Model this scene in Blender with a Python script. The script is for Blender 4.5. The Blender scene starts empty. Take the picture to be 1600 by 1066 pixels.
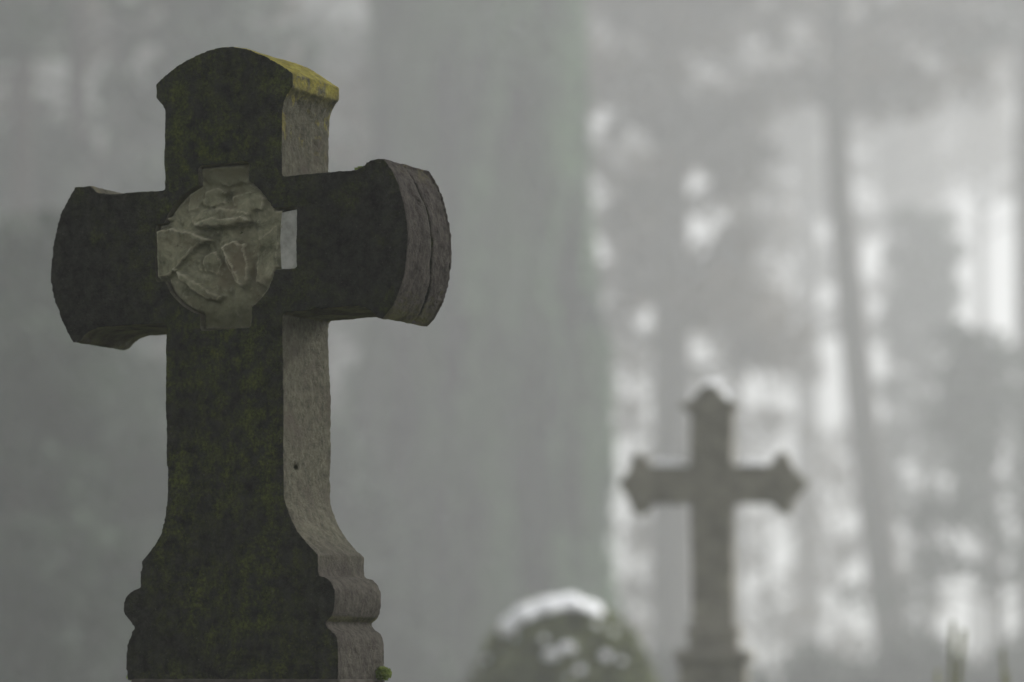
import bpy, math, random
import numpy as np
from mathutils import Vector, noise

R = math.radians
sc = bpy.context.scene
COL = sc.collection

# ------------------------------------------------------------------ camera
FPX, HOR, EYE = 5200.0, 1072.0, 1.45        # focal length in photo pixels, horizon row, eye height
cam_d = bpy.data.cameras.new('camera')
cam_d.sensor_width = 36.0
cam_d.lens = FPX * 36.0 / 1600.0
cam_d.shift_y = (HOR - 533.0) / 1600.0
cam_d.clip_start = 0.1
cam_d.clip_end = 3000.0
cam_d.dof.use_dof = True
cam_d.dof.focus_distance = 5.3
cam_d.dof.aperture_fstop = 3.0
cam = bpy.data.objects.new('camera', cam_d)
cam.location = (0, 0, EYE)
cam.rotation_euler = (R(90), 0, 0)
COL.objects.link(cam)
sc.camera = cam

# ------------------------------------------------------------------ sky and sun
SUN_AZ, SUN_EL = 66.0, 34.0                 # degrees right of the viewing direction, degrees up
world = bpy.data.worlds.new('World')
sc.world = world
world.use_nodes = True
wn = world.node_tree.nodes
wl = world.node_tree.links
sky = wn.new('ShaderNodeTexSky')
sky.sky_type = 'NISHITA'
sky.sun_disc = False
sky.sun_elevation = R(SUN_EL)
sky.sun_rotation = R(SUN_AZ)
sky.air_density = 1.0
sky.dust_density = 7.0
sky.ozone_density = 1.0
hs = wn.new('ShaderNodeHueSaturation')      # overcast: hardly any colour left in the sky
hs.inputs['Saturation'].default_value = 0.04
wl.new(sky.outputs[0], hs.inputs['Color'])
wl.new(hs.outputs[0], wn['Background'].inputs['Color'])
wn['Background'].inputs['Strength'].default_value = 0.09

sun_d = bpy.data.lights.new('sun', 'SUN')
sun_d.energy = 0.9
sun_d.angle = R(14)
sun_d.color = (1.0, 0.975, 0.94)
sun = bpy.data.objects.new('sun', sun_d)
sd = Vector((math.sin(R(SUN_AZ)) * math.cos(R(SUN_EL)), math.cos(R(SUN_AZ)) * math.cos(R(SUN_EL)), math.sin(R(SUN_EL))))
sun.rotation_euler = sd.to_track_quat('Z', 'Y').to_euler()
sun.location = (20, 10, 40)
COL.objects.link(sun)

sc.view_settings.view_transform = 'Standard'
sc.view_settings.look = 'None'
sc.view_settings.gamma = 1.0
sc.view_settings.exposure = 1.25
sc.cycles.use_denoising = True
sc.cycles.volume_bounces = 3
sc.cycles.max_bounces = 6
HAZE_DENSITY = 0.0078


# ------------------------------------------------------------------ helpers
def at(px, py, Y):
    """photo pixel -> point at distance Y"""
    return Vector(((px - 800.0) / FPX * Y, Y, EYE + (HOR - py) / FPX * Y))


def tag(o, label, cat, group=None):
    o['label'] = label
    o['category'] = cat
    if group:
        o['group'] = group
    return o


def link(name, me, mat=None, parent=None, smooth=False):
    o = bpy.data.objects.new(name, me)
    COL.objects.link(o)
    if mat:
        me.materials.append(mat)
    if parent:
        o.parent = parent
    if smooth:
        me.shade_smooth()
    return o


def empty(name, loc=(0, 0, 0), rz=0.0):
    o = bpy.data.objects.new(name, None)
    o.location = loc
    o.rotation_euler = (0, 0, rz)
    o.empty_display_size = 0.2
    COL.objects.link(o)
    return o


def mesh(name, verts, faces):
    me = bpy.data.meshes.new(name)
    me.from_pydata([tuple(map(float, v)) for v in verts], [], faces)
    me.update()
    return me


def quads_mesh(name, P):
    """P: (n,4,3) array of separate quads -> mesh, fast"""
    n = len(P)
    me = bpy.data.meshes.new(name)
    me.vertices.add(n * 4)
    me.vertices.foreach_set('co', np.ascontiguousarray(P, dtype=np.float32).ravel())
    me.loops.add(n * 4)
    me.loops.foreach_set('vertex_index', np.arange(n * 4, dtype=np.int32))
    me.polygons.add(n)
    me.polygons.foreach_set('loop_start', np.arange(0, n * 4, 4, dtype=np.int32))
    me.update(calc_edges=True)
    return me


def prism(name, pts, y0, y1, mat, parent):
    """closed (x,z) outline extruded from y0 to y1"""
    n = len(pts)
    v = [(p[0], y0, p[1]) for p in pts] + [(p[0], y1, p[1]) for p in pts]
    f = [tuple(range(n)), tuple(range(2 * n - 1, n - 1, -1))]
    f += [(i, i + n, (i + 1) % n + n, (i + 1) % n) for i in range(n)]
    me = mesh(name, v, f)
    import bmesh
    bm = bmesh.new(); bm.from_mesh(me)
    bmesh.ops.recalc_face_normals(bm, faces=bm.faces)
    bm.to_mesh(me); bm.free()
    return link(name, me, mat, parent)


def voxelise(o, size):
    m = o.modifiers.new('remesh', 'REMESH')
    m.mode = 'VOXEL'
    m.voxel_size = size
    sm = o.modifiers.new('smooth', 'SMOOTH')
    sm.iterations = 1
    sm.factor = 0.35
    dg = bpy.context.evaluated_depsgraph_get()
    me = bpy.data.meshes.new_from_object(o.evaluated_get(dg))
    o.modifiers.clear()
    mats = list(o.data.materials)
    o.data = me
    me.materials.clear()
    for k in mats:
        me.materials.append(k)
    me.shade_smooth()
    return me


def get_co(me):
    a = np.empty(len(me.vertices) * 3, np.float32); me.vertices.foreach_get('co', a)
    b = np.empty(len(me.vertices) * 3, np.float32); me.vertices.foreach_get('normal', b)
    return a.reshape(-1, 3).astype(float), b.reshape(-1, 3).astype(float)


def set_co(me, co):
    me.vertices.foreach_set('co', np.ascontiguousarray(co, dtype=np.float32).ravel())
    me.update()


def fbm(co, scale, octaves=3, off=0.0):
    return np.array([noise.fractal((x * scale + off, y * scale + off * 0.7, z * scale - off), 0.9, 2.1, octaves)
                     for x, y, z in co])


def sstep(a, b, x):
    t = np.clip((x - a) / (b - a), 0, 1)
    return t * t * (3 - 2 * t)


def tube(paths):
    """list of (points, radii) -> verts, faces of capped tubes"""
    V, F = [], []
    for pts, rad, ns in paths:
        base = len(V)
        k = len(pts)
        for i, p in enumerate(pts):
            p = Vector(p)
            a = Vector(pts[max(i - 1, 0)]); b = Vector(pts[min(i + 1, k - 1)])
            d = (b - a).normalized()
            s = d.cross(Vector((0.31, 0.95, 0.02)))
            if s.length < 0.05:
                s = d.cross(Vector((1, 0, 0)))
            s.normalize()
            t = d.cross(s)
            for j in range(ns):
                an = 2 * math.pi * j / ns
                V.append(p + (s * math.cos(an) + t * math.sin(an)) * rad[i])
        for i in range(k - 1):
            for j in range(ns):
                F.append((base + i * ns + j, base + i * ns + (j + 1) % ns,
                          base + (i + 1) * ns + (j + 1) % ns, base + (i + 1) * ns + j))
        F.append(tuple(base + j for j in range(ns))[::-1])
        F.append(tuple(base + (k - 1) * ns + j for j in range(ns)))
    return V, F


def leaves(rng, centres, radii, per, size, hang=0.0, flat=1.0):
    """clumps of leaf quads: centres (n,3), radii (n,), 'per' leaves each. hang>0 stretches them downwards"""
    c = np.repeat(np.asarray(centres, float), per, axis=0)
    r = np.repeat(np.asarray(radii, float), per)
    n = len(c)
    d = rng.normal(size=(n, 3)); d /= np.linalg.norm(d, axis=1)[:, None]
    rr = r * rng.random(n) ** 0.45
    p = c + d * rr[:, None] * np.array([1, 1, flat])
    a = rng.normal(size=(n, 3)); a[:, 2] -= hang * 2.5
    a /= np.linalg.norm(a, axis=1)[:, None]
    b = np.cross(a, rng.normal(size=(n, 3))); b /= np.linalg.norm(b, axis=1)[:, None]
    s = size * (0.6 + 0.8 * rng.random(n))
    la = a * (s * (1 + hang * 1.5))[:, None]
    lb = b * (s * 0.55)[:, None]
    return np.stack([p - la, p - la * 0.1 + lb, p + la, p + la * 0.1 - lb], axis=1)


# ------------------------------------------------------------------ materials
class NT:
    def __init__(s, name):
        s.m = bpy.data.materials.new(name)
        s.m.use_nodes = True
        s.n = s.m.node_tree.nodes
        s.l = s.m.node_tree.links
        s.b = s.n['Principled BSDF']
        s.tc = s.n.new('ShaderNodeTexCoord')

    def noise(s, scale, detail=5, rough=0.6, vec=None, dist=0.0, stretch=None):
        t = s.n.new('ShaderNodeTexNoise')
        t.inputs['Scale'].default_value = scale
        t.inputs['Detail'].default_value = detail
        t.inputs['Roughness'].default_value = rough
        t.inputs['Distortion'].default_value = dist
        src = vec or s.tc.outputs['Object']
        if stretch:
            mp = s.n.new('ShaderNodeMapping')
            mp.inputs['Scale'].default_value = stretch
            s.l.new(src, mp.inputs[0]); src = mp.outputs[0]
        s.l.new(src, t.inputs['Vector'])
        return t.outputs['Fac']

    def ramp(s, fac, a, b, ca=(0, 0, 0), cb=(1, 1, 1)):
        r = s.n.new('ShaderNodeValToRGB')
        r.color_ramp.elements[0].position = a; r.color_ramp.elements[0].color = (*ca, 1)
        r.color_ramp.elements[1].position = b; r.color_ramp.elements[1].color = (*cb, 1)
        s.l.new(fac, r.inputs[0])
        return r.outputs[0]

    def mix(s, fac, a, b, mode='MIX'):
        m = s.n.new('ShaderNodeMix'); m.data_type = 'RGBA'; m.blend_type = mode
        for k, v in ((0, fac), (6, a), (7, b)):
            if isinstance(v, (int, float)):
                m.inputs[k].default_value = v
            elif isinstance(v, tuple):
                m.inputs[k].default_value = (*v, 1)
            else:
                s.l.new(v, m.inputs[k])
        return m.outputs[2]

    def math(s, op, a, b=None, clamp=False):
        m = s.n.new('ShaderNodeMath'); m.operation = op; m.use_clamp = clamp
        for k, v in ((0, a), (1, b)):
            if v is None: continue
            if isinstance(v, (int, float)): m.inputs[k].default_value = v
            else: s.l.new(v, m.inputs[k])
        return m.outputs[0]

    def sep(s, vec):
        x = s.n.new('ShaderNodeSeparateXYZ'); s.l.new(vec, x.inputs[0]); return x.outputs

    def bump(s, h, strength, dist=0.002, prev=None):
        b = s.n.new('ShaderNodeBump')
        b.inputs['Strength'].default_value = strength
        b.inputs['Distance'].default_value = dist
        s.l.new(h, b.inputs['Height'])
        if prev: s.l.new(prev, b.inputs['Normal'])
        return b.outputs[0]

    def done(s, color, rough=0.9, normal=None, spec=0.2):
        if isinstance(color, tuple): s.b.inputs['Base Color'].default_value = (*color, 1)
        else: s.l.new(color, s.b.inputs['Base Color'])
        s.b.inputs['Roughness'].default_value = rough
        s.b.inputs['Specular IOR Level'].default_value = spec
        if normal: s.l.new(normal, s.b.inputs['Normal'])
        return s.m


def near_stone():
    """sandstone: the broad front crusted black and mossy, the narrow sides cleaner, lichen near the cap"""
    t = NT('weathered_sandstone')
    K = 5.3 / 6.2
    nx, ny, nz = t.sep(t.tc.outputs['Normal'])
    ox, oy, oz = t.sep(t.tc.outputs['Object'])
    grain = t.noise(170, 6, 0.7)
    blot = t.noise(9, 6, 0.62, dist=0.3)
    blot2 = t.noise(21, 6, 0.7)
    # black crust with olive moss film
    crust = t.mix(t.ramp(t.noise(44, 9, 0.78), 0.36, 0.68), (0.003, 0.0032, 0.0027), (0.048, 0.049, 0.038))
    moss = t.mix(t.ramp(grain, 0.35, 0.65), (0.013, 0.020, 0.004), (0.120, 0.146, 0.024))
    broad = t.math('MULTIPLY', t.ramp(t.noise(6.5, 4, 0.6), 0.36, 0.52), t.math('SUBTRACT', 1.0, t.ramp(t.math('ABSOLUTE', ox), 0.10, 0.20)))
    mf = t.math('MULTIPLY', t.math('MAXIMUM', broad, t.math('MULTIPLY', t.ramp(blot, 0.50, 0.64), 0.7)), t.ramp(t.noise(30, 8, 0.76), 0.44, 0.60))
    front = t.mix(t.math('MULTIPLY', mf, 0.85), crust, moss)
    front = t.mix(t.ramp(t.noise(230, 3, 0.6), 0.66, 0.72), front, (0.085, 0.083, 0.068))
    # cleaner side
    streak = t.noise(70, 8, 0.8, stretch=(1, 1, 0.8))
    side = t.mix(t.ramp(streak, 0.33, 0.70), (0.058, 0.056, 0.040), (0.25, 0.24, 0.175))
    side = t.mix(t.ramp(blot2, 0.50, 0.68), side, (0.13, 0.115, 0.09))
    side = t.mix(t.ramp(grain, 0.60, 0.75), side, (0.051, 0.048, 0.041))
    # browner and more soiled on the arm ends and the foot moulding
    armend = t.math('MULTIPLY', t.ramp(t.math('ABSOLUTE', ox), 0.30 * K, 0.34 * K), t.ramp(oz, 0.55 * K, 0.62 * K))
    foot_n = t.math('MULTIPLY', t.math('SUBTRACT', 1.0, t.ramp(oz, 0.17, 0.235)), 1.0)
    soil = t.math('MAXIMUM', armend, t.math('MULTIPLY', foot_n, 0.8))
    brown = t.mix(t.ramp(t.noise(75, 8, 0.8, stretch=(1, 1, 0.7)), 0.34, 0.68), (0.022, 0.0195, 0.017), (0.15, 0.132, 0.115))
    side = t.mix(soil, side, brown)
    # lichen: on the cap, and thinner down the neck
    lich = t.mix(t.ramp(t.noise(55, 5, 0.7), 0.35, 0.65), (0.22, 0.19, 0.03), (0.50, 0.44, 0.09))
    capz = t.ramp(oz, 0.925, 0.955)
    lf = t.math('MULTIPLY', capz, t.ramp(t.noise(34, 6, 0.75), 0.42, 0.56))
    neck = t.math('MULTIPLY', t.ramp(oz, 0.78, 0.93), t.ramp(t.noise(24, 5, 0.7, dist=0.4), 0.53, 0.60))
    side = t.mix(t.math('MAXIMUM', lf, t.math('MULTIPLY', neck, 0.75)), side, lich)
    up = t.math('MULTIPLY', t.ramp(nz, 0.35, 0.75), t.ramp(blot2, 0.30, 0.55))
    up = t.math('MULTIPLY', up, t.ramp(oz, 0.85, 0.94))
    side = t.mix(t.math('MULTIPLY', up, 0.95), side, lich)
    under = t.ramp(t.math('MULTIPLY', nz, -1.0), 0.4, 0.8)
    side = t.mix(t.math('MULTIPLY', under, 0.85), side, t.mix(t.ramp(blot2, 0.4, 0.6), (0.06, 0.06, 0.03), (0.17, 0.165, 0.065)))
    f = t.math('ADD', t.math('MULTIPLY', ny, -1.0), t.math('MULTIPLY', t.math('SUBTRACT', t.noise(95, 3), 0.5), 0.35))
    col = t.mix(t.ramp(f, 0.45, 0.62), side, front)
    nrm = t.bump(t.noise(45, 7, 0.7), 0.8, 0.006)
    nrm = t.bump(grain, 1.0, 0.004, nrm)
    nrm = t.bump(t.noise(420, 3, 0.7), 0.8, 0.0015, nrm)
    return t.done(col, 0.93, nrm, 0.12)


def mortar_mat():
    t = NT('old_mortar')
    a = t.noise(28, 7, 0.7, dist=0.5)
    b = t.noise(150, 5, 0.7)
    c = t.mix(t.ramp(a, 0.34, 0.68), (0.085, 0.088, 0.054), (0.33, 0.325, 0.225))
    c = t.mix(t.ramp(t.noise(13, 5, 0.6), 0.50, 0.68), c, (0.15, 0.13, 0.085))
    geo = t.n.new('ShaderNodeNewGeometry')
    c = t.mix(t.ramp(b, 0.62, 0.74), c, (0.06, 0.058, 0.04))
    c = t.mix(t.ramp(geo.outputs['Pointiness'], 0.515, 0.58), c, (0.42, 0.40, 0.30))  # paler worn ridge edges, with the light along them painted into the colour
    _, _, oz = t.sep(t.tc.outputs['Object'])
    far_ = t.ramp(t.math('ADD', t.math('ABSOLUTE', t.math('SUBTRACT', oz, 0.70)), t.math('MULTIPLY', t.math('SUBTRACT', a, 0.5), 0.06)), 0.06, 0.115)
    c = t.mix(t.math('MULTIPLY', far_, 0.7), c, (0.055, 0.058, 0.026))      # algae on the upper and lower tabs
    return t.done(c, 0.9, t.bump(b, 0.5, 0.002), 0.15)


def plain(name, a, b, scale, rough=0.9, bump=0.3, bd=0.01, spec=0.15, detail=6):
    t = NT(name)
    f = t.noise(scale, detail, 0.65)
    return t.done(t.mix(t.ramp(f, 0.34, 0.68), a, b), rough, t.bump(f, bump, bd), spec)


def leaf_mat(name, a, b, scale=1.5, trans=0.25, stretch=None, lo=0.36, hi=0.66):
    t = NT(name)
    f = t.noise(scale, 3, 0.6, stretch=stretch)
    col = t.mix(t.ramp(f, lo, hi), a, b)
    m = t.done(col, 0.7, None, 0.25)
    tr = t.n.new('ShaderNodeBsdfTranslucent')
    t.l.new(col, tr.inputs['Color'])
    mx = t.n.new('ShaderNodeMixShader'); mx.inputs[0].default_value = trans
    t.l.new(t.b.outputs[0], mx.inputs[1]); t.l.new(tr.outputs[0], mx.inputs[2])
    t.l.new(mx.outputs[0], t.n['Material Output'].inputs['Surface'])
    return m


M = {}
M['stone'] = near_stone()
M['mortar'] = mortar_mat()
M['patch'] = plain('pale_plaster', (0.24, 0.245, 0.22), (0.46, 0.465, 0.44), 38, 0.75, 0.15, 0.001)
M['plinth'] = plain('dark_plinth_stone', (0.030, 0.028, 0.023), (0.10, 0.09, 0.075), 24, 0.92, 0.4, 0.004)
M['far_stone'] = plain('grey_stone', (0.15, 0.145, 0.122), (0.34, 0.325, 0.275), 9, 0.92, 0.4, 0.01)
M['moss'] = leaf_mat('green_moss', (0.10, 0.15, 0.02), (0.24, 0.30, 0.06), 60, 0.3)
M['snow'] = plain('snow', (0.80, 0.82, 0.86), (0.90, 0.91, 0.93), 14, 0.6, 0.3, 0.01, 0.3)
M['bark'] = plain('bark', (0.028, 0.024, 0.020), (0.075, 0.065, 0.055), 7, 0.95, 0.6, 0.03)
M['conifer'] = leaf_mat('conifer_green', (0.020, 0.036, 0.022), (0.050, 0.080, 0.046), 1.2)
M['cypress'] = leaf_mat('cypress_green', (0.016, 0.036, 0.023), (0.125, 0.225, 0.11), 1.6, 0.35, stretch=(1, 1, 0.2), lo=0.42, hi=0.57)
M['brownleaf'] = leaf_mat('autumn_leaf', (0.045, 0.040, 0.028), (0.17, 0.135, 0.095), 0.7)
M['box'] = leaf_mat('boxwood_green', (0.11, 0.13, 0.06), (0.26, 0.29, 0.13), 6)
M['shoot'] = leaf_mat('shoot_green', (0.14, 0.15, 0.045), (0.27, 0.28, 0.10), 8, 0.3)
M['hedge'] = leaf_mat('hedge_green', (0.024, 0.036, 0.028), (0.055, 0.072, 0.05), 1.6)
M['grass'] = plain('winter_grass', (0.040, 0.048, 0.022), (0.085, 0.085, 0.045), 1.3, 0.95, 0.5, 0.05)

# ------------------------------------------------------------------ ground
gm = mesh('ground', [(-600, -600, 0), (600, -600, 0), (600, 600, 0), (-600, 600, 0)], [(0, 1, 2, 3)])
ground = link('ground', gm, M['grass'])
ground['kind'] = 'structure'

# ------------------------------------------------------------------ the near cross
TH = R(28.3)
EU = Vector((math.cos(TH), -math.sin(TH), 0))     # along the arms
ED = Vector((math.sin(TH), math.cos(TH), 0))      # front to back
Y0 = 5.3
P0 = Vector(((441 - 800) / FPX * Y0, Y0, 0))      # a point of the front plane


def front(px, py):
    """pixel on the front face -> (u, z) metres in the plane of the front face"""
    k = (px - 800) / FPX
    # P0 + u*EU = t*(k,1)
    u = (k * P0.y - P0.x) / (EU.x - k * EU.y)
    t = P0.y + u * EU.y
    return u, EYE + (HOR - py) / FPX * t


def depth_of(px, px_back):
    u, _ = front(px, 500)
    k = (px_back - 800) / FPX
    x, y = P0.x + u * EU.x, P0.y + u * EU.y
    return (k * y - x) / (ED.x - k * ED.y)


DEP = depth_of(441, 515)
U0 = (front(257, 400)[0] + front(441, 400)[0]) / 2          # axis of the shaft
outline = [(243, 131), (257, 117), (273, 105), (301, 89), (332, 77), (364, 73), (385, 76), (413, 87), (434, 99), (457, 114),
           (457, 136), (449, 147), (443, 162), (441, 182), (441, 276), (500, 271), (543, 267), (560, 263), (572, 254), (583, 248), (600, 247),
           (615, 270), (626, 300), (634, 338), (637, 375), (634, 415), (625, 452), (612, 480), (597, 498), (588, 496), (580, 487), (568, 481), (548, 480), (441, 489),
           (443, 640), (444, 774), (450, 799), (462, 826), (478, 847), (497, 866), (497, 890), (499, 900), (510, 902), (519, 912), (524, 927), (523, 946),
           (519, 963), (508, 973), (512, 980), (522, 989), (527, 999), (528, 1062),
           (203, 1062), (198, 1049), (197, 1024), (200, 1006), (206, 988), (208, 982), (205, 974), (195, 962), (192, 948), (195, 937), (205, 924), (217, 919),
           (219, 915), (220, 890), (223, 874), (244, 848), (255, 821), (260, 790), (260, 740), (258, 506), (195, 509), (165, 511), (146, 515), (133, 523), (124, 534), (114, 535),
           (98, 504), (83, 461), (79, 423), (83, 380), (96, 332), (117, 292), (141, 291), (150, 300), (165, 303), (185, 303), (257, 297), (257, 178), (254, 166), (243, 152)]


def smooth_outline(P, n=6, corner=33.0):
    P = [Vector(p) for p in P]
    k = len(P)
    corn = []
    for i in range(k):
        a, b = P[i] - P[i - 1], P[(i + 1) % k] - P[i]
        corn.append(math.degrees(a.angle(b)) > corner)
    out = []
    for i in range(k):
        p0, p1, p2, p3 = P[i - 1], P[i], P[(i + 1) % k], P[(i + 2) % k]
        L = (p2 - p1).length
        t1 = (p2 - p1) if corn[i] else (p2 - p0).normalized() * L
        t2 = (p2 - p1) if corn[(i + 1) % k] else (p3 - p1).normalized() * L
        m = 1 if L < 6 else n
        for j in range(m):
            t = j / m
            h = (2*t**3 - 3*t**2 + 1, t**3 - 2*t**2 + t, -2*t**3 + 3*t**2, t**3 - t**2)
            out.append(tuple(p1 * h[0] + t1 * h[1] + p2 * h[2] + t2 * h[3]))
    return out


pts = [front(*p) for p in smooth_outline(outline)]
ZB = front(203, 1062)[1]                                  # foot of the cross stone
ZB = (ZB + front(528, 1062)[1]) / 2
pts = [(u - U0, z - ZB) for u, z in pts]
pts = [(u, 0.0 if z < 0.012 else z) for u, z in pts]
base = Vector((P0.x, P0.y, 0)) + EU * U0
near = empty('grave_cross', (base.x, base.y, ZB), -TH)
tag(near, 'dark mossy stone cross with flared arm ends and carved centre medallion, in sharp focus', 'cross')


def fr(px, py):
    u, z = front(px, py)
    return u - U0, z - ZB


mc = fr(344, 386)
rx = abs(fr(438, 386)[0] - mc[0])


def medal(x, z, grow=0.0):
    """signed distance inside the medallion field: a disc with four tabs"""
    wob = 0.002 * np.sin(40 * x) + 0.0015 * np.sin(53 * z)
    disc = rx + grow + wob - np.hypot(x - mc[0], z - mc[1])
    def box(a, b):
        (x0, z1), (x1, z0) = fr(*a), fr(*b)
        return np.minimum(np.minimum(x - x0, x1 - x), np.minimum(z - z0, z1 - z)) + grow
    tab = np.maximum(box((310, 260), (388, 400)), box((313, 400), (392, 512)))
    tab = np.maximum(tab, np.maximum(box((243, 350), (345, 433)), box((345, 333), (463, 418))))
    return np.maximum(disc, tab)


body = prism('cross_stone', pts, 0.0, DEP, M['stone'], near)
ang = np.linspace(0, 2 * math.pi, 480, endpoint=False)
rr_ = np.linspace(0.03, 0.16, 1400)
ring = []
for a_ in ang:
    val = medal(mc[0] + rr_ * math.cos(a_), mc[1] + rr_ * math.sin(a_))
    ring.append(rr_[np.nonzero(val > 0)[0][-1]])
cutter = prism('cutter', [(mc[0] + q * math.cos(a_), mc[1] + q * math.sin(a_)) for a_, q in zip(ang, ring)], -0.03, 0.020, None, near)
bo = body.modifiers.new('cut', 'BOOLEAN')
bo.operation = 'DIFFERENCE'
bo.object = cutter
bo.solver = 'EXACT'
me = voxelise(body, 0.0028)
bpy.data.objects.remove(cutter)
co, no = get_co(me)
x, y, z = co[:, 0], co[:, 1], co[:, 2]
d = 0.0016 * fbm(co, 12, 2, 3.1) + 0.0009 * fbm(co, 70, 3, 8.2) + 0.0006 * fbm(co, 170, 2, 2.2)
pit = fbm(co, 38, 2, 21.0)
d -= 0.0028 * sstep(0.45, 0.95, pit)
frontm = sstep(0.6, 0.9, -no[:, 1])
# split running down the end of the right arm
endm = sstep(0.5, 0.85, no[:, 0]) * (x > fr(590, 300)[0]) * (z > 0.5)
zt = (z - fr(600, 498)[1]) / (fr(600, 248)[1] - fr(600, 498)[1])
crack = DEP * (0.66 - 0.20 * zt) + 0.0025 * np.sin(z * 45) + 0.0015 * np.sin(z * 111 + 1)
dd = y - crack
d -= endm * (0.010 * np.exp(-(dd / 0.0045) ** 2) + 0.004 * sstep(0.0, 0.01, dd))
d += endm * 0.0010 * fbm(co * np.array([1, 1, 0.4]), 90, 3, 4.4)
# a hole and small chips in the side of the shaft
hole = fr(444, 728)
d -= 0.009 * np.exp(-(((y - 0.040) / 0.0045) ** 2 + ((z - hole[1]) / 0.006) ** 2)) * (no[:, 0] > 0.5)
# faint tool lines near the arm edges of the front
for (a, b) in (((445, 322), (600, 312)), ((450, 424), (600, 418))):
    (xa, za), (xb, zb) = fr(*a), fr(*b)
    t_ = (x - xa) / (xb - xa)
    dist = z - (za + (zb - za) * t_)
    d -= 0.0018 * frontm * np.exp(-(dist / 0.003) ** 2) * ((t_ > 0) & (t_ < 1))
# scar low on the front
sc_ = fr(398, 1020)
d -= 0.005 * frontm * np.exp(-(((x - sc_[0] - 0.010 * np.cos((z - sc_[1]) * 60)) / 0.005) ** 2 + ((z - sc_[1]) / 0.024) ** 2))
set_co(me, co + no * d[:, None])

# mortar left in the medallion, with the broken stumps of a relief
step = 0.0021
xs = np.arange(mc[0] - rx - 0.05, mc[0] + rx + 0.05, step)
zs = np.arange(fr(350, 516)[1] - 0.004, fr(350, 256)[1] + 0.004, step)
X, Z = np.meshgrid(xs, zs)
S = medal(X, Z, -0.0005)
pt3 = np.stack([X.ravel(), Z.ravel(), np.zeros(X.size)], 1)
H = -0.010 + 0.0035 * fbm(pt3, 22, 4, 2.0).reshape(X.shape) + 0.0016 * fbm(pt3, 75, 3, 5.0).reshape(X.shape)


edge = 0.0035 * fbm(pt3, 60, 3, 14.0).reshape(X.shape)


def slab(H, poly, h0, h1, soft=0.0022):
    """a broken plate of mortar: crisp ragged edge, top tilting from h0 (first corner) to h1 (last corner)"""
    Q = np.array([fr(*p) for p in poly])
    inside = np.zeros(X.shape, bool)
    dist = np.full(X.shape, 9.0)
    for i in range(len(Q)):
        (xa, za), (xb, zb) = Q[i], Q[(i + 1) % len(Q)]
        L2 = (xb - xa) ** 2 + (zb - za) ** 2
        t = np.clip(((X - xa) * (xb - xa) + (Z - za) * (zb - za)) / L2, 0, 1)
        dist = np.minimum(dist, np.hypot(X - xa - t * (xb - xa), Z - za - t * (zb - za)))
        cross = ((za > Z) != (zb > Z)) & (X < (xb - xa) * (Z - za) / (zb - za + 1e-12) + xa)
        inside ^= cross
    sdp = np.where(inside, dist, -dist) + edge
    ax = Q[-1] - Q[0]
    t = np.clip(((X - Q[0][0]) * ax[0] + (Z - Q[0][1]) * ax[1]) / (ax @ ax), 0, 1)
    top_ = h0 + (h1 - h0) * t
    return H + np.maximum(top_ - H, 0) * sstep(-soft, soft, sdp)


# plate filling the left tab, its right edge broken diagonally
H = slab(H, [(240, 362), (268, 357), (300, 366), (326, 374), (303, 388), (284, 408), (262, 433), (240, 434)], 0.004, 0.000)
H = slab(H, [(268, 357), (318, 368), (328, 375), (300, 381), (272, 377)], 0.010, 0.004)
H = slab(H, [(246, 340), (262, 337), (266, 343), (250, 347)], 0.006, 0.006)
# horizontal ledge
H = slab(H, [(304, 348), (330, 341), (388, 339), (394, 347), (360, 355), (322, 356), (306, 355)], 0.004, 0.014)
H = slab(H, [(296, 335), (345, 322), (392, 330), (388, 345), (330, 347), (300, 350)], -0.004, 0.004, 0.005)
# wedge hanging to the lower right
H = slab(H, [(348, 386), (368, 378), (384, 380), (389, 420), (386, 445), (380, 451), (370, 436), (358, 410)], 0.012, 0.005)
H = slab(H, [(349, 386), (356, 388), (384, 446), (379, 451), (366, 430)], 0.016, 0.012)
# low diagonal rim
H = slab(H, [(272, 421), (284, 425), (318, 448), (346, 463), (340, 471), (318, 466), (290, 446)], 0.010, 0.004)
# crumbled lumps above and in the hollow
H = slab(H, [(318, 300), (340, 292), (352, 300), (350, 318), (330, 326), (316, 318)], 0.000, -0.003)
H = slab(H, [(360, 306), (388, 296), (412, 306), (408, 328), (380, 332), (362, 322)], -0.004, -0.001)
H = slab(H, [(292, 300), (316, 280), (322, 300), (306, 326), (290, 330)], -0.006, -0.004)
H = slab(H, [(314, 398), (334, 392), (344, 412), (336, 430), (316, 424)], -0.003, -0.006)
H = slab(H, [(312, 262), (386, 258), (384, 284), (352, 290), (318, 286)], -0.006, -0.007)
H = slab(H, [(400, 372), (430, 352), (432, 420), (410, 446), (396, 440)], -0.006, -0.005)
H += 0.0026 * fbm(pt3, 48, 4, 9.0).reshape(X.shape)
for (px_, py_, r_) in ((353, 306, 0.007), (377, 358, 0.014), (365, 365, 0.010), (318, 392, 0.012)):
    c_ = fr(px_, py_)
    H -= 0.007 * np.exp(-(((X - c_[0]) / r_) ** 2 + ((Z - c_[1]) / r_) ** 2))
H = np.where(S < 0.003, np.minimum(H, -0.010 - (0.003 - S) * 1.5), H)
pz0, pz1 = fr(450, 418)[1], fr(450, 333)[1]
patch_x0 = fr(436, 375)[0]
keep = (S > -0.0045) & ~((X > patch_x0 + 0.002) & (Z > pz0 - 0.01) & (Z < pz1 + 0.01))
idx = -np.ones(X.shape, int)
idx[keep] = np.arange(keep.sum())
V = np.stack([X[keep], -H[keep], Z[keep]], 1)
q = keep[:-1, :-1] & keep[1:, :-1] & keep[:-1, 1:] & keep[1:, 1:]
ii, jj = np.nonzero(q)
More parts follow.
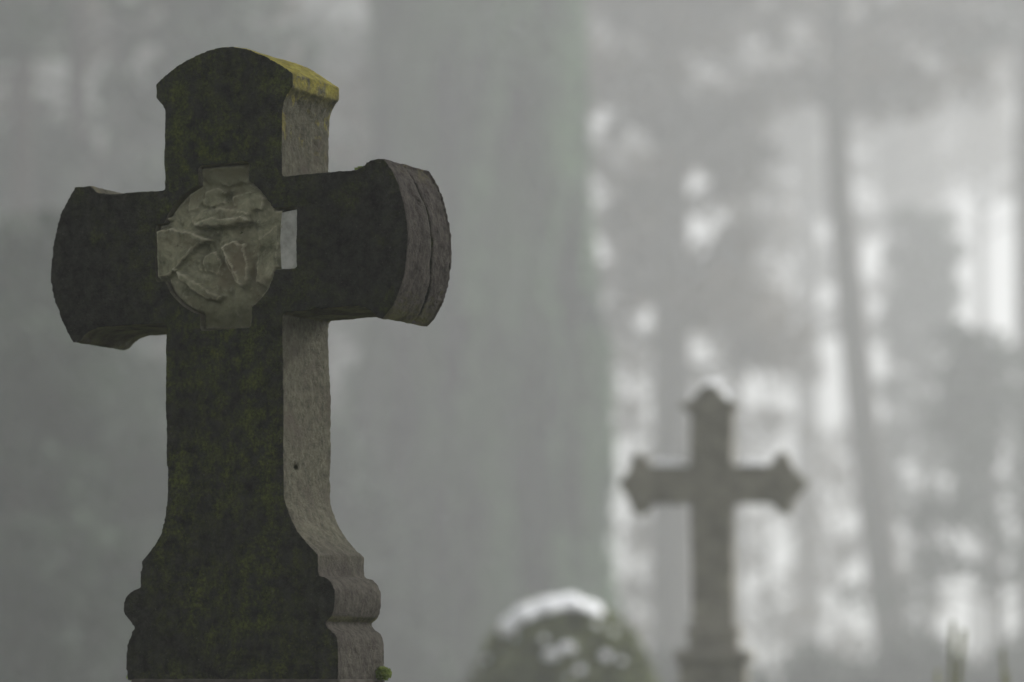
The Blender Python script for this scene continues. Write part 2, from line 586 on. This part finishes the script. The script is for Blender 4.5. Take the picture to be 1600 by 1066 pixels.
F = [(int(idx[i, j]), int(idx[i, j + 1]), int(idx[i + 1, j + 1]), int(idx[i + 1, j])) for i, j in zip(ii, jj)]
mort = link('mortar_relief', mesh('mortar_relief', V, F), M['mortar'], near, True)
mort['label'] = 'broken olive grey mortar relief in the round medallion'
# smooth pale tab on the right of the medallion
xa, xb = patch_x0, fr(463, 375)[0]
zl, zr = fr(437, 416)[1], fr(462, 418)[1]
yl, yr = fr(440, 337)[1], fr(462, 331)[1]
yy0, yy1 = 0.008, 0.026
pv = [(xa - 0.003, yy0, (zl + yl) / 2), (xa, yy0, yl + 0.006), (xb + 0.005, yy0, yr + 0.006), (xb + 0.005, yy0, zr - 0.006), (xa, yy0, zl - 0.006)]
pv += [(p[0], yy1, p[2]) for p in pv]
pf = [(0, 1, 2, 3, 4)[::-1], (5, 6, 7, 8, 9)] + [(i, (i + 1) % 5, (i + 1) % 5 + 5, i + 5) for i in range(5)]
pt = link('plaster_tab', mesh('plaster_tab', pv, pf), M['patch'], near)
pt['label'] = 'smooth pale grey plaster tab beside the medallion'

# plinth under the cross: a slab and a tapering block standing on the ground
def block(name, x0, x1, y0, y1, z0, z1, taper, mat, parent, vox, amp):
    v = [(x0 - taper, y0 - taper, z0), (x1 + taper, y0 - taper, z0), (x1 + taper, y1 + taper, z0), (x0 - taper, y1 + taper, z0),
         (x0, y0, z1), (x1, y0, z1), (x1, y1, z1), (x0, y1, z1)]
    f = [(3, 2, 1, 0), (4, 5, 6, 7), (0, 1, 5, 4), (1, 2, 6, 5), (2, 3, 7, 6), (3, 0, 4, 7)]
    o = link(name, mesh(name, v, f), mat, parent)
    m_ = voxelise(o, vox)
    c_, n_ = get_co(m_)
    set_co(m_, c_ + n_ * (amp * fbm(c_, 14, 3, 1.0))[:, None])
    return o


xl, xr = fr(203, 1062)[0], fr(528, 1062)[0]
block('plinth_slab', xl + 0.003, xr + 0.004, -0.003, DEP + 0.004, -0.13, 0.0015, 0.0, M['plinth'], near, 0.008, 0.001)
block('plinth_block', xl - 0.03, xr + 0.03, -0.03, DEP + 0.03, -ZB + 0.16, -0.13, 0.03, M['plinth'], near, 0.016, 0.004)
block('footing', xl - 0.12, xr + 0.10, -0.12, DEP + 0.12, -ZB - 0.05, -ZB + 0.16, 0.02, M['plinth'], near, 0.02, 0.006)


def moss_tuft(loc, r, label, seed, n=420):
    rng = np.random.default_rng(seed)
    c = np.array([[0, 0, 0.2 * r]])
    P = leaves(rng, c, [r], n, r * 0.22, flat=0.6)
    core = leaves(rng, c, [r * 0.75], n // 2, r * 0.35, flat=0.6)
    o = link('moss_tuft', quads_mesh('moss_tuft', np.concatenate([P, core])), M['moss'])
    o.location = loc
    tag(o, label, 'moss')
    return o


def near_world(xu, yd, zz):
    return base + EU * xu + ED * yd + Vector((0, 0, ZB + zz))


moss_tuft(near_world(xr - 0.0, DEP - 0.012, 0.006), 0.018, 'bright green moss tuft on the ledge at the foot of the near cross', 5)
moss_tuft(near_world(xl - 0.002, 0.01, 0.002), 0.010, 'tiny moss tuft at the shaded lower corner of the near cross', 6, 260)
a_ = fr(553, 266)
moss_tuft(near_world(a_[0] - 0.01, 0.05, a_[1] + 0.001), 0.016, 'yellow green moss tuft on top of the near cross arm', 7, 300)

# ------------------------------------------------------------------ the far cross
D2 = 15.0
S2 = D2 / FPX
c2 = at(1115, HOR, D2)
far = empty('grave_cross', (c2.x, c2.y, 0), -R(9))
tag(far, 'smaller blurred grey stone cross with pointed lily arm ends and snow on top', 'cross')


def g(px, py):
    return ((px - 1115) * S2 / math.cos(R(9)), EYE + (HOR - py) * S2)


arm = [(1047 - 0, 0)]
o2 = [(1084, 988), (1081, 788), (1030, 787), (1018, 789), (1013, 799), (1003, 805), (993, 802), (989, 791), (982, 776), (975, 765), (971, 756),
      (976, 746), (985, 736), (989, 722), (992, 713), (1000, 708), (1010, 713), (1015, 724), (1024, 729), (1081, 729),
      (1081, 648), (1073, 641), (1066, 638), (1065, 632), (1073, 630), (1082, 628), (1090, 618), (1098, 608), (1110, 602),
      (1122, 608), (1130, 618), (1138, 628), (1147, 630), (1155, 632), (1154, 638), (1147, 641), (1146, 648), (1146, 729),
      (1200, 729), (1208, 724), (1213, 713), (1222, 707), (1231, 712), (1233, 724), (1240, 735), (1252, 746), (1260, 756),
      (1254, 766), (1244, 776), (1236, 788), (1236, 799), (1227, 805), (1217, 801), (1209, 790), (1200, 787), (1146, 788), (1148, 988)]
W2 = 0.14
xb2 = prism('cross_stone', [g(*p) for p in o2], -W2 / 2, W2 / 2, M['far_stone'], far)
m2 = voxelise(xb2, 0.006)
c_, n_ = get_co(m2)
set_co(m2, c_ + n_ * (0.003 * fbm(c_, 18, 3, 6.0))[:, None])


def collar(name, px0, px1, py0, py1, extra, taper=0.0, prnt=None):
    (x0, z1), (x1, z0) = g(px0, py0), g(px1, py1)
    hw = W2 / 2 + extra
    return block(name, x0 + taper, x1 - taper, -hw + taper, hw - taper, z0, z1, taper, M['far_stone'], far, 0.008, 0.002)


collar('moulding', 1074, 1159, 979, 990, 0.025, 0.006)
collar('pedestal_neck', 1079, 1155, 989, 1017, 0.018)
collar('cornice', 1057, 1176, 1016, 1032, 0.07, 0.006)
(x0, z1), (x1, _) = g(1063, 1031), g(1168, 1031)
block('pedestal', x0, x1, -0.11, 0.11, 0.18, z1, 0.02, M['far_stone'], far, 0.016, 0.003)
block('footing', x0 - 0.10, x1 + 0.10, -0.22, 0.22, -0.04, 0.18, 0.02, M['far_stone'], far, 0.02, 0.004)


def snow_lump(loc, sx, sy, sz, label, seed, group=None, rz=0.0, tilt=(0, 0)):
    """low uneven mound of snow with a flat underside"""
    nu, nv = 22, 9
    v, f = [], []
    for i in range(nv):
        t = i / (nv - 1)
        for j in range(nu):
            an = 2 * math.pi * j / nu
            w = 1 + 0.28 * noise.noise((math.cos(an) * 1.4 + seed * 3.1, math.sin(an) * 1.4, seed))
            rr = math.cos(t * math.pi / 2) ** 0.8 * w
            h = math.sin(t * math.pi / 2) * (1 + 0.3 * noise.noise((math.cos(an) * rr * 2 + seed, math.sin(an) * rr * 2, 4.0)))
            v.append((rr * math.cos(an) * sx, rr * math.sin(an) * sy, h * sz - 0.25 * sz))
    for i in range(nv - 1):
        for j in range(nu):
            f.append((i * nu + j, i * nu + (j + 1) % nu, (i + 1) * nu + (j + 1) % nu, (i + 1) * nu + j))
    f.append(tuple(range(nu))[::-1])
    o = link('snow_patch', mesh('snow_patch', v, f), M['snow'], None, True)
    o.location = loc
    o.rotation_euler = (tilt[0], tilt[1], rz)
    tag(o, label, 'snow', group)
    return o


def far_world(px, py, dy=0.0):
    gx, gz = g(px, py)
    r9 = R(9)
    return Vector((c2.x + gx * math.cos(r9) + dy * math.sin(r9), c2.y - gx * math.sin(r9) + dy * math.cos(r9), gz))


snow_lump(far_world(1046, 728), 0.095, 0.062, 0.040, 'thin snow strip on the arm pointing to the weeping conifer', 11, rz=-R(9))
snow_lump(far_world(1176, 728), 0.080, 0.060, 0.034, 'thin snow strip on the arm pointing to the leaning trunk', 12, rz=-R(9))
snow_lump(far_world(1112, 604), 0.050, 0.060, 0.034, 'small snow cap on the peak of the smaller cross', 13)
snow_lump(far_world(1131, 620), 0.030, 0.060, 0.030, 'snow streak on the sloping shoulder of the smaller cross', 14, tilt=(0, R(42)))

# ------------------------------------------------------------------ clipped bush with snow
rng = np.random.default_rng(41)
D3 = 20.5
KB = D3 / 17.5
S3 = D3 / FPX
bc = at(878, HOR, D3)
bush = empty('clipped_bush', (bc.x, bc.y, 0))
tag(bush, 'rounded clipped evergreen bush dusted with snow patches', 'bush')
top = EYE + (HOR - 946) * S3


def bush_r(z):
    t = np.clip(z / top, 0, 1)
    # egg: widest a little below the middle
    return KB * 0.535 * np.sqrt(np.clip(1 - ((t - 0.45) / 0.55) ** 2, 0, 1)) ** 0.85


zz = top * (0.05 + 0.95 * rng.random(3600) ** 0.8)
an = rng.random(3600) * 2 * math.pi
rr = bush_r(zz) * (1.0 - 0.18 * rng.random(3600) ** 2)
wob = 1 + 0.05 * np.sin(an * 3 + zz * 5) + 0.04 * np.sin(an * 7 - zz * 9)
cc = np.stack([rr * wob * np.cos(an), rr * wob * np.sin(an), zz], 1)
link('foliage', quads_mesh('foliage', leaves(rng, cc, np.full(len(cc), 0.06), 10, 0.030)), M['box'], bush)
# dense inner mass of twigs and the stem
V, F = tube([([(0, 0, 0), (0.01, 0, 0.5), (0, 0.01, 1.2)], [0.05, 0.045, 0.02], 8)])
link('stem', mesh('stem', V, F), M['bark'], bush)
cin = cc * np.array([0.82, 0.82, 0.96])
link('twig_mass', quads_mesh('twig_mass', leaves(rng, cin[::2], np.full(len(cin[::2]), 0.07), 6, 0.06)), M['box'], bush)


def bush_surface(px, py, out=0.0):
    """point on the camera side of the bush at the height and side offset of that pixel"""
    z_ = EYE + (HOR - py) * S3
    dx = (px - 878) * S3
    r_ = float(bush_r(np.array(z_)))
    y_ = -math.sqrt(max(r_ * r_ - dx * dx, 0.0))
    return Vector((bc.x + dx, bc.y + y_ * 1.06 - 0.03, z_))


def on_bush(px, py, sx, sy, sz, lab, seed, tx, ty, grp=None):
    snow_lump(bush_surface(px, py), sx * S3 * 0.75, sy * S3 * 0.75, sz * S3 * 0.9, lab, seed, grp, 0, (R(tx), R(ty)))


for k, (dx, dy, dz, sx, sz, ty, lab) in enumerate((
        (-0.27, -0.12, -0.135, 0.075, 0.045, -38, 'thick snow pad low on the bush shoulder where the snow band ends'),
        (-0.19, -0.14, -0.075, 0.095, 0.045, -22, 'snow lump second from the low end of the band on the bush'),
        (-0.08, -0.13, -0.040, 0.10, 0.045, -10, 'snow lump in the middle of the band on the bush'),
        (0.04, -0.10, -0.020, 0.085, 0.042, 2, 'snow lump at the highest point of the clipped bush'),
        (0.15, -0.08, -0.045, 0.07, 0.022, 18, 'thin snow film trailing off over the bush crown'))):
    snow_lump(Vector((bc.x + dx * KB, bc.y + (dy - 0.05) * KB, top + (dz + 0.035) * KB)), sx * KB, 0.13 * KB, sz * 1.1 * KB, lab, 20 + k, None, 0, (R(14), R(ty)))
SB = 'small round snow clot caught in the side of the clipped bush'
SG = 'snow clots on the clipped bush'
on_bush(884, 1014, 16, 14, 11, 'larger bright snow clot side by side with another on the clipped bush', 24, 40, 0)
on_bush(860, 1024, 18, 14, 9, 'elongated snow clot beside the largest clot on the clipped bush', 25, 40, -10)
for k, (px, py, s_) in enumerate(((943, 1026, 11), (903, 1047, 10), (931, 978, 9), (956, 988, 9), (803, 996, 9), (849, 1000, 7), (968, 1033, 7), (750, 1052, 7), (760, 1030, 7), (886, 1060, 6))):
    on_bush(px, py, s_, s_, s_ * 0.7, SB, 30 + k, 45, (px - 878) * 0.3, SG)
# a few long tips sticking out of the crown
for k in range(3):
    V, F = tube([([(-0.10 + k * 0.09, -0.05, top - 0.12), (-0.10 + k * 0.10, -0.05, top + 0.05 + 0.02 * (k % 2))], [0.006, 0.003], 5)])
    link('shoot', mesh('shoot', V, F), M['box'], bush)

# ------------------------------------------------------------------ green shoots of a young shrub
D4 = 11.5
sc4 = at(1515, HOR, D4)
shrub = empty('young_shrub', (sc4.x, sc4.y, 0))
tag(shrub, 'young shrub with a few bare upright yellow green shoots', 'shrub')
S4 = D4 / FPX
for k, (bx, tx, ty, wd) in enumerate(((1478, 1489, 972, 12), (1488, 1507, 984, 13), (1462, 1466, 1046, 10), (1572, 1556, 1016, 10), (1585, 1571, 1048, 8))):
    zt_ = EYE + (HOR - ty) * S4
    n = 9
    P, Q = [], []
    for i in range(n):
        t = i / (n - 1)
        xx = ((bx - 1515) * (0.25 + 0.75 * t) * (1 - t ** 3) + (tx - 1515) * t ** 3) * S4
        P.append((xx + 0.012 * math.sin(t * 5 + k), 0.08 * (k % 3 - 1) * t, zt_ * t))
        Q.append(wd * S4 * 0.5 * (1.15 - 0.55 * t))
    V, F = tube([(P, Q, 8)])
    st = link('shoot', mesh('shoot', V, F), M['shoot'], shrub, True)


# ------------------------------------------------------------------ trees
def limb_path(rng, p0, dirv, length, r0, n=6, droop=0.0, wig=0.16):
    p = np.array(p0, float)
    d_ = np.array(dirv, float); d_ /= np.linalg.norm(d_)
    P, Q = [p.copy()], [r0]
    for i in range(1, n):
        d_ = d_ + rng.normal(size=3) * wig + np.array([0, 0, -droop])
        d_ /= np.linalg.norm(d_)
        p = p + d_ * length / (n - 1)
        P.append(p.copy()); Q.append(r0 * (1 - 0.8 * i / (n - 1)))
    return P, Q


def tree(label, trunk_px, Y, seed, width_px, crown=(0.45, 1.0), spread=4.0, limbs=26, clump=0.8, per=46, leaf=0.17,
         mat='conifer', group=None, top_z=24.0, droop=0.02, rise=0.35, name='tree', sub=3, cat='tree', flat=0.8, taper_end=0.25, spot=None, cone=0.6):
    """trunk_px: photo pixels the trunk passes; continues upward to top_z"""
    rng = np.random.default_rng(seed)
    if spot:
        Y = spot[1]
        Ps = [Vector((spot[0] + 0.05 * q, Y, q)) for q in (0.5, 3.0, 6.0)]
    else:
        Y, top_z, spread, clump, leaf = Y * 1.2, top_z * 1.15, spread * 1.18, clump * 1.16, leaf * 1.18
        Ps = [at(px, py, Y) for px, py in trunk_px]
    b = Ps[0]
    k = b.z / max(Ps[1].z - b.z, 0.1) if len(Ps) > 1 else 0
    foot = Vector((b.x - (Ps[1].x - b.x) * min(k, 1.0) * 0.6, Y, -0.1))
    lastd = (Ps[-1] - Ps[-2])
    lastd = lastd / lastd.z
    path = [foot] + Ps
    zc = Ps[-1].z
    while zc < top_z:
        zc = min(zc + 2.5, top_z)
        pr = path[-1]
        path.append(Vector((pr.x + lastd.x * (zc - pr.z) * 0.6 + rng.normal() * 0.12, Y + rng.normal() * 0.12, zc)))
    root = empty(name, (foot.x, foot.y, 0))
    off = Vector((foot.x, foot.y, 0))
    path = [p - off for p in path]
    r0 = spot[2] if spot else width_px / FPX * Y / 2
    rad = [r0 * max(1.25 if i == 0 else 1.0 - (1 - taper_end) * max(p.z, 0) / top_z, taper_end * 0.8) for i, p in enumerate(path)]
    tubes = [(path, rad, 12)]
    cl, cr = [], []

    def trunk_at(h):
        for i in range(len(path) - 1):
            if path[i].z <= h <= path[i + 1].z:
                t = (h - path[i].z) / (path[i + 1].z - path[i].z)
                return path[i].lerp(path[i + 1], t), rad[i] * (1 - t) + rad[i + 1] * t
        return path[-1], rad[-1]
    hs_ = [crown[0] + (crown[1] - crown[0]) * ((i + rng.random() * 0.8) / limbs) for i in range(limbs)]
    for i, hf in enumerate(hs_):
        p, r_ = trunk_at(hf * top_z)
        a = i * 2.39996 + rng.random() * 0.7
        tt = (hf - crown[0]) / max(crown[1] - crown[0], 0.01)
        L = spread * (0.55 + 0.6 * rng.random()) * (1.0 - cone * tt ** (1.6 if cone < 0.7 else 1.0))
        P, Q = limb_path(rng, p, (math.cos(a), math.sin(a), rise + 0.5 * tt), L, max(r_ * 0.38, 0.03), 6, droop)
        tubes.append((P, Q, 6))
        for s_ in range(sub):
            j = 2 + int(rng.integers(0, 4))
            a2 = a + rng.normal() * 0.9
            P2, Q2 = limb_path(rng, P[j], (math.cos(a2), math.sin(a2), rise + rng.normal() * 0.3), L * 0.42, Q[j] * 0.6, 4, droop * 1.5)
            tubes.append((P2, Q2, 5))
            cl += [P2[-1], P2[-2] + rng.normal(size=3) * 0.2]
            cr += [clump * (0.6 + 0.7 * rng.random()), clump * (0.5 + 0.5 * rng.random())]
        cl.append(P[-1]); cr.append(clump * (0.6 + 0.6 * rng.random()))
        cl.append(P[-2]); cr.append(clump * (0.6 + 0.5 * rng.random()))
    V, F = tube(tubes)
    link('trunk', mesh('trunk', V, F), M['bark'], root, True)
    if len(cl):
        link('crown', quads_mesh('crown', leaves(rng, cl, cr, per, leaf, flat=flat)), M[mat], root)
    tag(root, label, cat, group)
    return root


# weeping conifer column behind the crosses
def column(label, cx, Y, half_px, top_z, seed, n=3400):
    rng = np.random.default_rng(seed)
    c = at(cx, HOR, Y)
    root = empty('weeping_conifer', (c.x, c.y, 0))
    hw = half_px / FPX * Y
    V, F = tube([([(0, 0, -0.1), (0.05, 0, top_z * 0.5), (0, 0, top_z * 0.97)], [0.35, 0.25, 0.05], 10)])
    link('trunk', mesh('trunk', V, F), M['bark'], root)
    nc = 360
    t = rng.random(nc) ** 0.9
    zc = 0.5 + t * (top_z - 0.5)
    ac = rng.random(nc) * 2 * math.pi
    depth_ = 1.05 - 0.42 * rng.random(nc)
    k = rng.integers(0, nc, n)
    a = ac[k] + rng.normal(size=n) * 0.085
    z_ = zc[k] + rng.normal(size=n) * 0.25
    z_ = np.clip(z_, 0.3, top_z - 0.1)
    prof = hw * (1.03 - 0.20 * (z_ / top_z)) * np.sqrt(np.clip(1 - (z_ / top_z) ** 6, 0, 1))
    r_ = prof * depth_[k] * (1 - 0.06 * rng.random(n))
    # each curtain: strands of small hanging sprays
    L = (1.3 + 1.5 * rng.random(nc))[k] * (0.7 + 0.4 * rng.random(n))
    P = []
    for s_ in range(13):
        f_ = s_ / 12.0
        P.append(np.stack([r_ * np.cos(a) * (1 + 0.04 * f_), r_ * np.sin(a) * (1 + 0.04 * f_), np.maximum(z_ - L * f_, 0.1)], 1))
    C = np.concatenate(P)
    link('crown', quads_mesh('crown', leaves(rng, C, np.full(len(C), 0.10), 3, 0.08, hang=1.2)), M['cypress'], root)
    Ci = C[::5] * np.array([0.7, 0.7, 1.0])
    link('inner_branch', quads_mesh('inner_branch', leaves(rng, Ci, np.full(len(Ci), 0.25), 5, 0.22, hang=0.6)), M['cypress'], root)
    tag(root, label, 'conifer')
    return root


column('broad weeping conifer with hanging curtains of green foliage', 747, 53.0, 212, 16.0, 77)

# right half: tall trees against the bright sky
tree('tall tree with a slim trunk leaning away from the conifer', [(1393, 990), (1366, 800), (1342, 600), (1325, 430), (1312, 300), (1306, 150)], 61, 1, 60,
     (0.52, 1.0), 3.8, 54, 0.66, 38, 0.15, 'brownleaf', top_z=23, taper_end=0.33, sub=2)
tree('tree with a thick straight trunk directly behind the smaller cross', [(1050, 1000), (1050, 700), (1049, 400), (1046, 150)], 62, 2, 74,
     (0.30, 1.0), 2.6, 46, 0.66, 42, 0.15, 'brownleaf', top_z=24, taper_end=0.5)
tree('dark tree trunk rising beside the brightest opening in the wood', [(1612, 1000), (1606, 500), (1602, 100)], 60, 3, 46,
     (0.58, 1.0), 2.6, 26, 0.6, 44, 0.16, 'conifer', top_z=22, taper_end=0.5)
tree('faint slim tree between the smaller cross and the leaning trunk', [(1262, 1000), (1261, 700), (1262, 300)], 106, 4, 50,
     (0.45, 1.0), 3.4, 26, 0.8, 36, 0.2, 'brownleaf', top_z=27, taper_end=0.4, sub=2)
tree('short conical tree with a dark narrow crown past the leaning trunk', [(1450, 1000), (1448, 800), (1446, 600)], 76, 5, 30,
     (0.46, 1.0), 1.4, 26, 0.5, 36, 0.13, 'conifer', top_z=12.2, taper_end=0.3, sub=2)
tree('low spreading tree with open branches past the leaning trunk', [(1560, 1010), (1556, 900), (1550, 800)], 56, 6, 26,
     (0.36, 1.0), 1.6, 26, 0.42, 24, 0.11, 'conifer', top_z=7.0, taper_end=0.3, sub=2)
for k, (px, Y, s_) in enumerate(((1150, 98, 11), (1390, 104, 13), (1530, 112, 14))):
    tree('faint tall tree in the distant row behind the crosses', [(px, 1010), (px + 4, 700), (px + 2, 300)], Y, s_, 26,
         (0.58, 1.0), 4.6, 38, 1.0, 36, 0.22, 'brownleaf', 'faint distant trees', top_z=29, taper_end=0.4, sub=2)
for lab, px, Y, s_, lo, tz, spr, n_ in (('thin open sapling in the bright gap beside the weeping conifer', 985, 72, 15, 0.08, 13.0, 1.5, 40),
                                  ('thin open sapling in the bright gap behind the arm of the smaller cross', 1195, 82, 16, 0.08, 14.0, 2.0, 46),
                                  ('thin low sapling between the faint slim tree and the leaning trunk', 1310, 90, 18, 0.10, 8.0, 1.4, 14),
                                  ('thin low sapling between the leaning trunk and the conical tree', 1425, 88, 17, 0.12, 6.0, 1.3, 12)):
    tree(lab, [(px, 1010), (px + 2, 800), (px - 2, 600)], Y, s_, 10, (lo, 1.0), spr, n_, 0.42, 15, 0.11, 'brownleaf', 'thin open saplings', top_z=tz, taper_end=0.3, sub=3)
# unseen tree beside the camera, added to shade the near fog and cross
for (x_, y_, s_, lab) in ((6.0, 4.6, 62, 'unseen spreading tree added to shade the near cross and fog'),):
    tree(lab, None, 0, s_, 0, (0.30, 1.0), 6.5, 46, 1.2, 60, 0.26, 'conifer', None, top_z=17, taper_end=0.3,
         droop=0.02, rise=0.3, spot=(x_, y_, 0.42))
# left half: a dense dark stand
for k, (px, Y, s_, m_) in enumerate(((30, 37, 21, 'conifer'), (200, 46, 22, 'brownleaf'), (410, 50, 23, 'brownleaf'), (500, 60, 24, 'conifer'), (-60, 44, 25, 'conifer'), (120, 40, 34, 'conifer'))):
    tree('leafy dark tree in the stand behind the near cross', [(px, 1020), (px + 5, 700), (px + 3, 300)], Y, s_, 40,
         (0.10, 1.0), 3.4, 29, 0.8, 34, 0.16, m_, 'trees in the near stand', top_z=13.0 if s_ == 24 else 22, taper_end=0.3, sub=2)
for k, (px, Y, s_, m_) in enumerate(((110, 84, 26, 'conifer'), (270, 92, 27, 'brownleaf'), (390, 88, 28, 'conifer'), (490, 97, 29, 'brownleaf'), (-20, 96, 30, 'conifer'), (575, 104, 31, 'conifer'), (190, 110, 32, 'brownleaf'), (430, 112, 33, 'conifer'), (-170, 90, 35, 'conifer'), (-330, 84, 36, 'brownleaf'))):
    tree('paler foggy tree deep in the stand behind the near cross', [(px, 1020), (px + 5, 700), (px + 3, 300)], Y, s_, 40,
         (0.05, 1.0), 4.0, 44, 1.3, 34, 0.26, m_, 'trees deep in the stand', top_z=26, taper_end=0.3)


for lab, px, Y, s_, tz, m_ in (('dark bushy yew at the shaded side of the near cross', 30, 25, 71, 4.6, 'conifer'),
                            ('dark bushy yew half hidden by the foot of the near cross', 190, 28, 72, 4.0, 'conifer'),
                            ('dark bushy yew against the skirt of the weeping conifer', 520, 38, 73, 4.2, 'conifer')):
    tree(lab, [(px, 1020), (px + 1, 900), (px, 800)], Y, s_, 22, (0.05, 1.0), 1.6, 36, 0.40, 30, 0.09, m_, 'dark bushy yews', top_z=tz, taper_end=0.2, name='yew_tree', cone=0.92)
# ------------------------------------------------------------------ hedges
def hedge(label, x0, x1, Y, h, dep, seed, n):
    rng = np.random.default_rng(seed)
    root = empty('hedge', ((x0 + x1) / 2, Y, 0))
    L = x1 - x0
    xs_ = (rng.random(n) - 0.5) * L
    hh = h * (0.9 + 0.12 * np.sin(xs_ * 1.3 + seed) + 0.10 * np.sin(xs_ * 3.7) + 0.10 * rng.normal(size=n))
    zz_ = hh * rng.random(n) ** 0.75
    yy_ = (rng.random(n) - 0.5) * dep * (1 - 0.3 * (zz_ / h) ** 3)
    C = np.stack([xs_, yy_, zz_], 1)
    link('foliage', quads_mesh('foliage', leaves(rng, C, np.full(n, 0.24), 14, 0.09)), M['hedge'], root)
    V, F = tube([([(0, 0, -0.05), (0.1, 0.05, h * 0.7)], [0.05, 0.02], 6)])
    sm_ = mesh('stem', V, F)
    sm_.materials.append(M['bark'])
    for q_ in np.linspace(-L / 2 + 0.3, L / 2 - 0.3, max(int(L / 1.2), 2)):
        link('stem', sm_, None, root).location.x = q_
    tag(root, label, 'hedge')
    return root


hedge('low dark hedge along the foot of the leaning trunk', at(1000, 0, 56).x, at(1760, 0, 56).x, 56, 2.05, 2.0, 51, 1300)
hedge('tall dark hedge behind the near cross under the dense stand', at(-150, 0, 46).x, at(560, 0, 46).x, 46, 2.6, 1.8, 52, 1400)

# ------------------------------------------------------------------ haze
hz = mesh('haze', [(sx * 640, sy * 640, z_) for z_ in (-1.0, 36.0) for sx, sy in ((-1, -1), (1, -1), (1, 1), (-1, 1))],
          [(3, 2, 1, 0), (4, 5, 6, 7), (0, 1, 5, 4), (1, 2, 6, 5), (2, 3, 7, 6), (3, 0, 4, 7)])
hm = bpy.data.materials.new('fog')
hm.use_nodes = True
hn = hm.node_tree.nodes
hn.remove(hn['Principled BSDF'])
pv_ = hn.new('ShaderNodeVolumePrincipled')
pv_.inputs['Color'].default_value = (0.927, 0.938, 0.945, 1)
pv_.inputs['Density'].default_value = HAZE_DENSITY
pv_.inputs['Anisotropy'].default_value = 0.35
hm.node_tree.links.new(pv_.outputs[0], hn['Material Output'].inputs['Volume'])
hm.cycles.homogeneous_volume = True
haze = link('haze', hz, hm)
haze['kind'] = 'stuff'
tag(haze, 'pale grey fog filling the whole churchyard', 'fog')
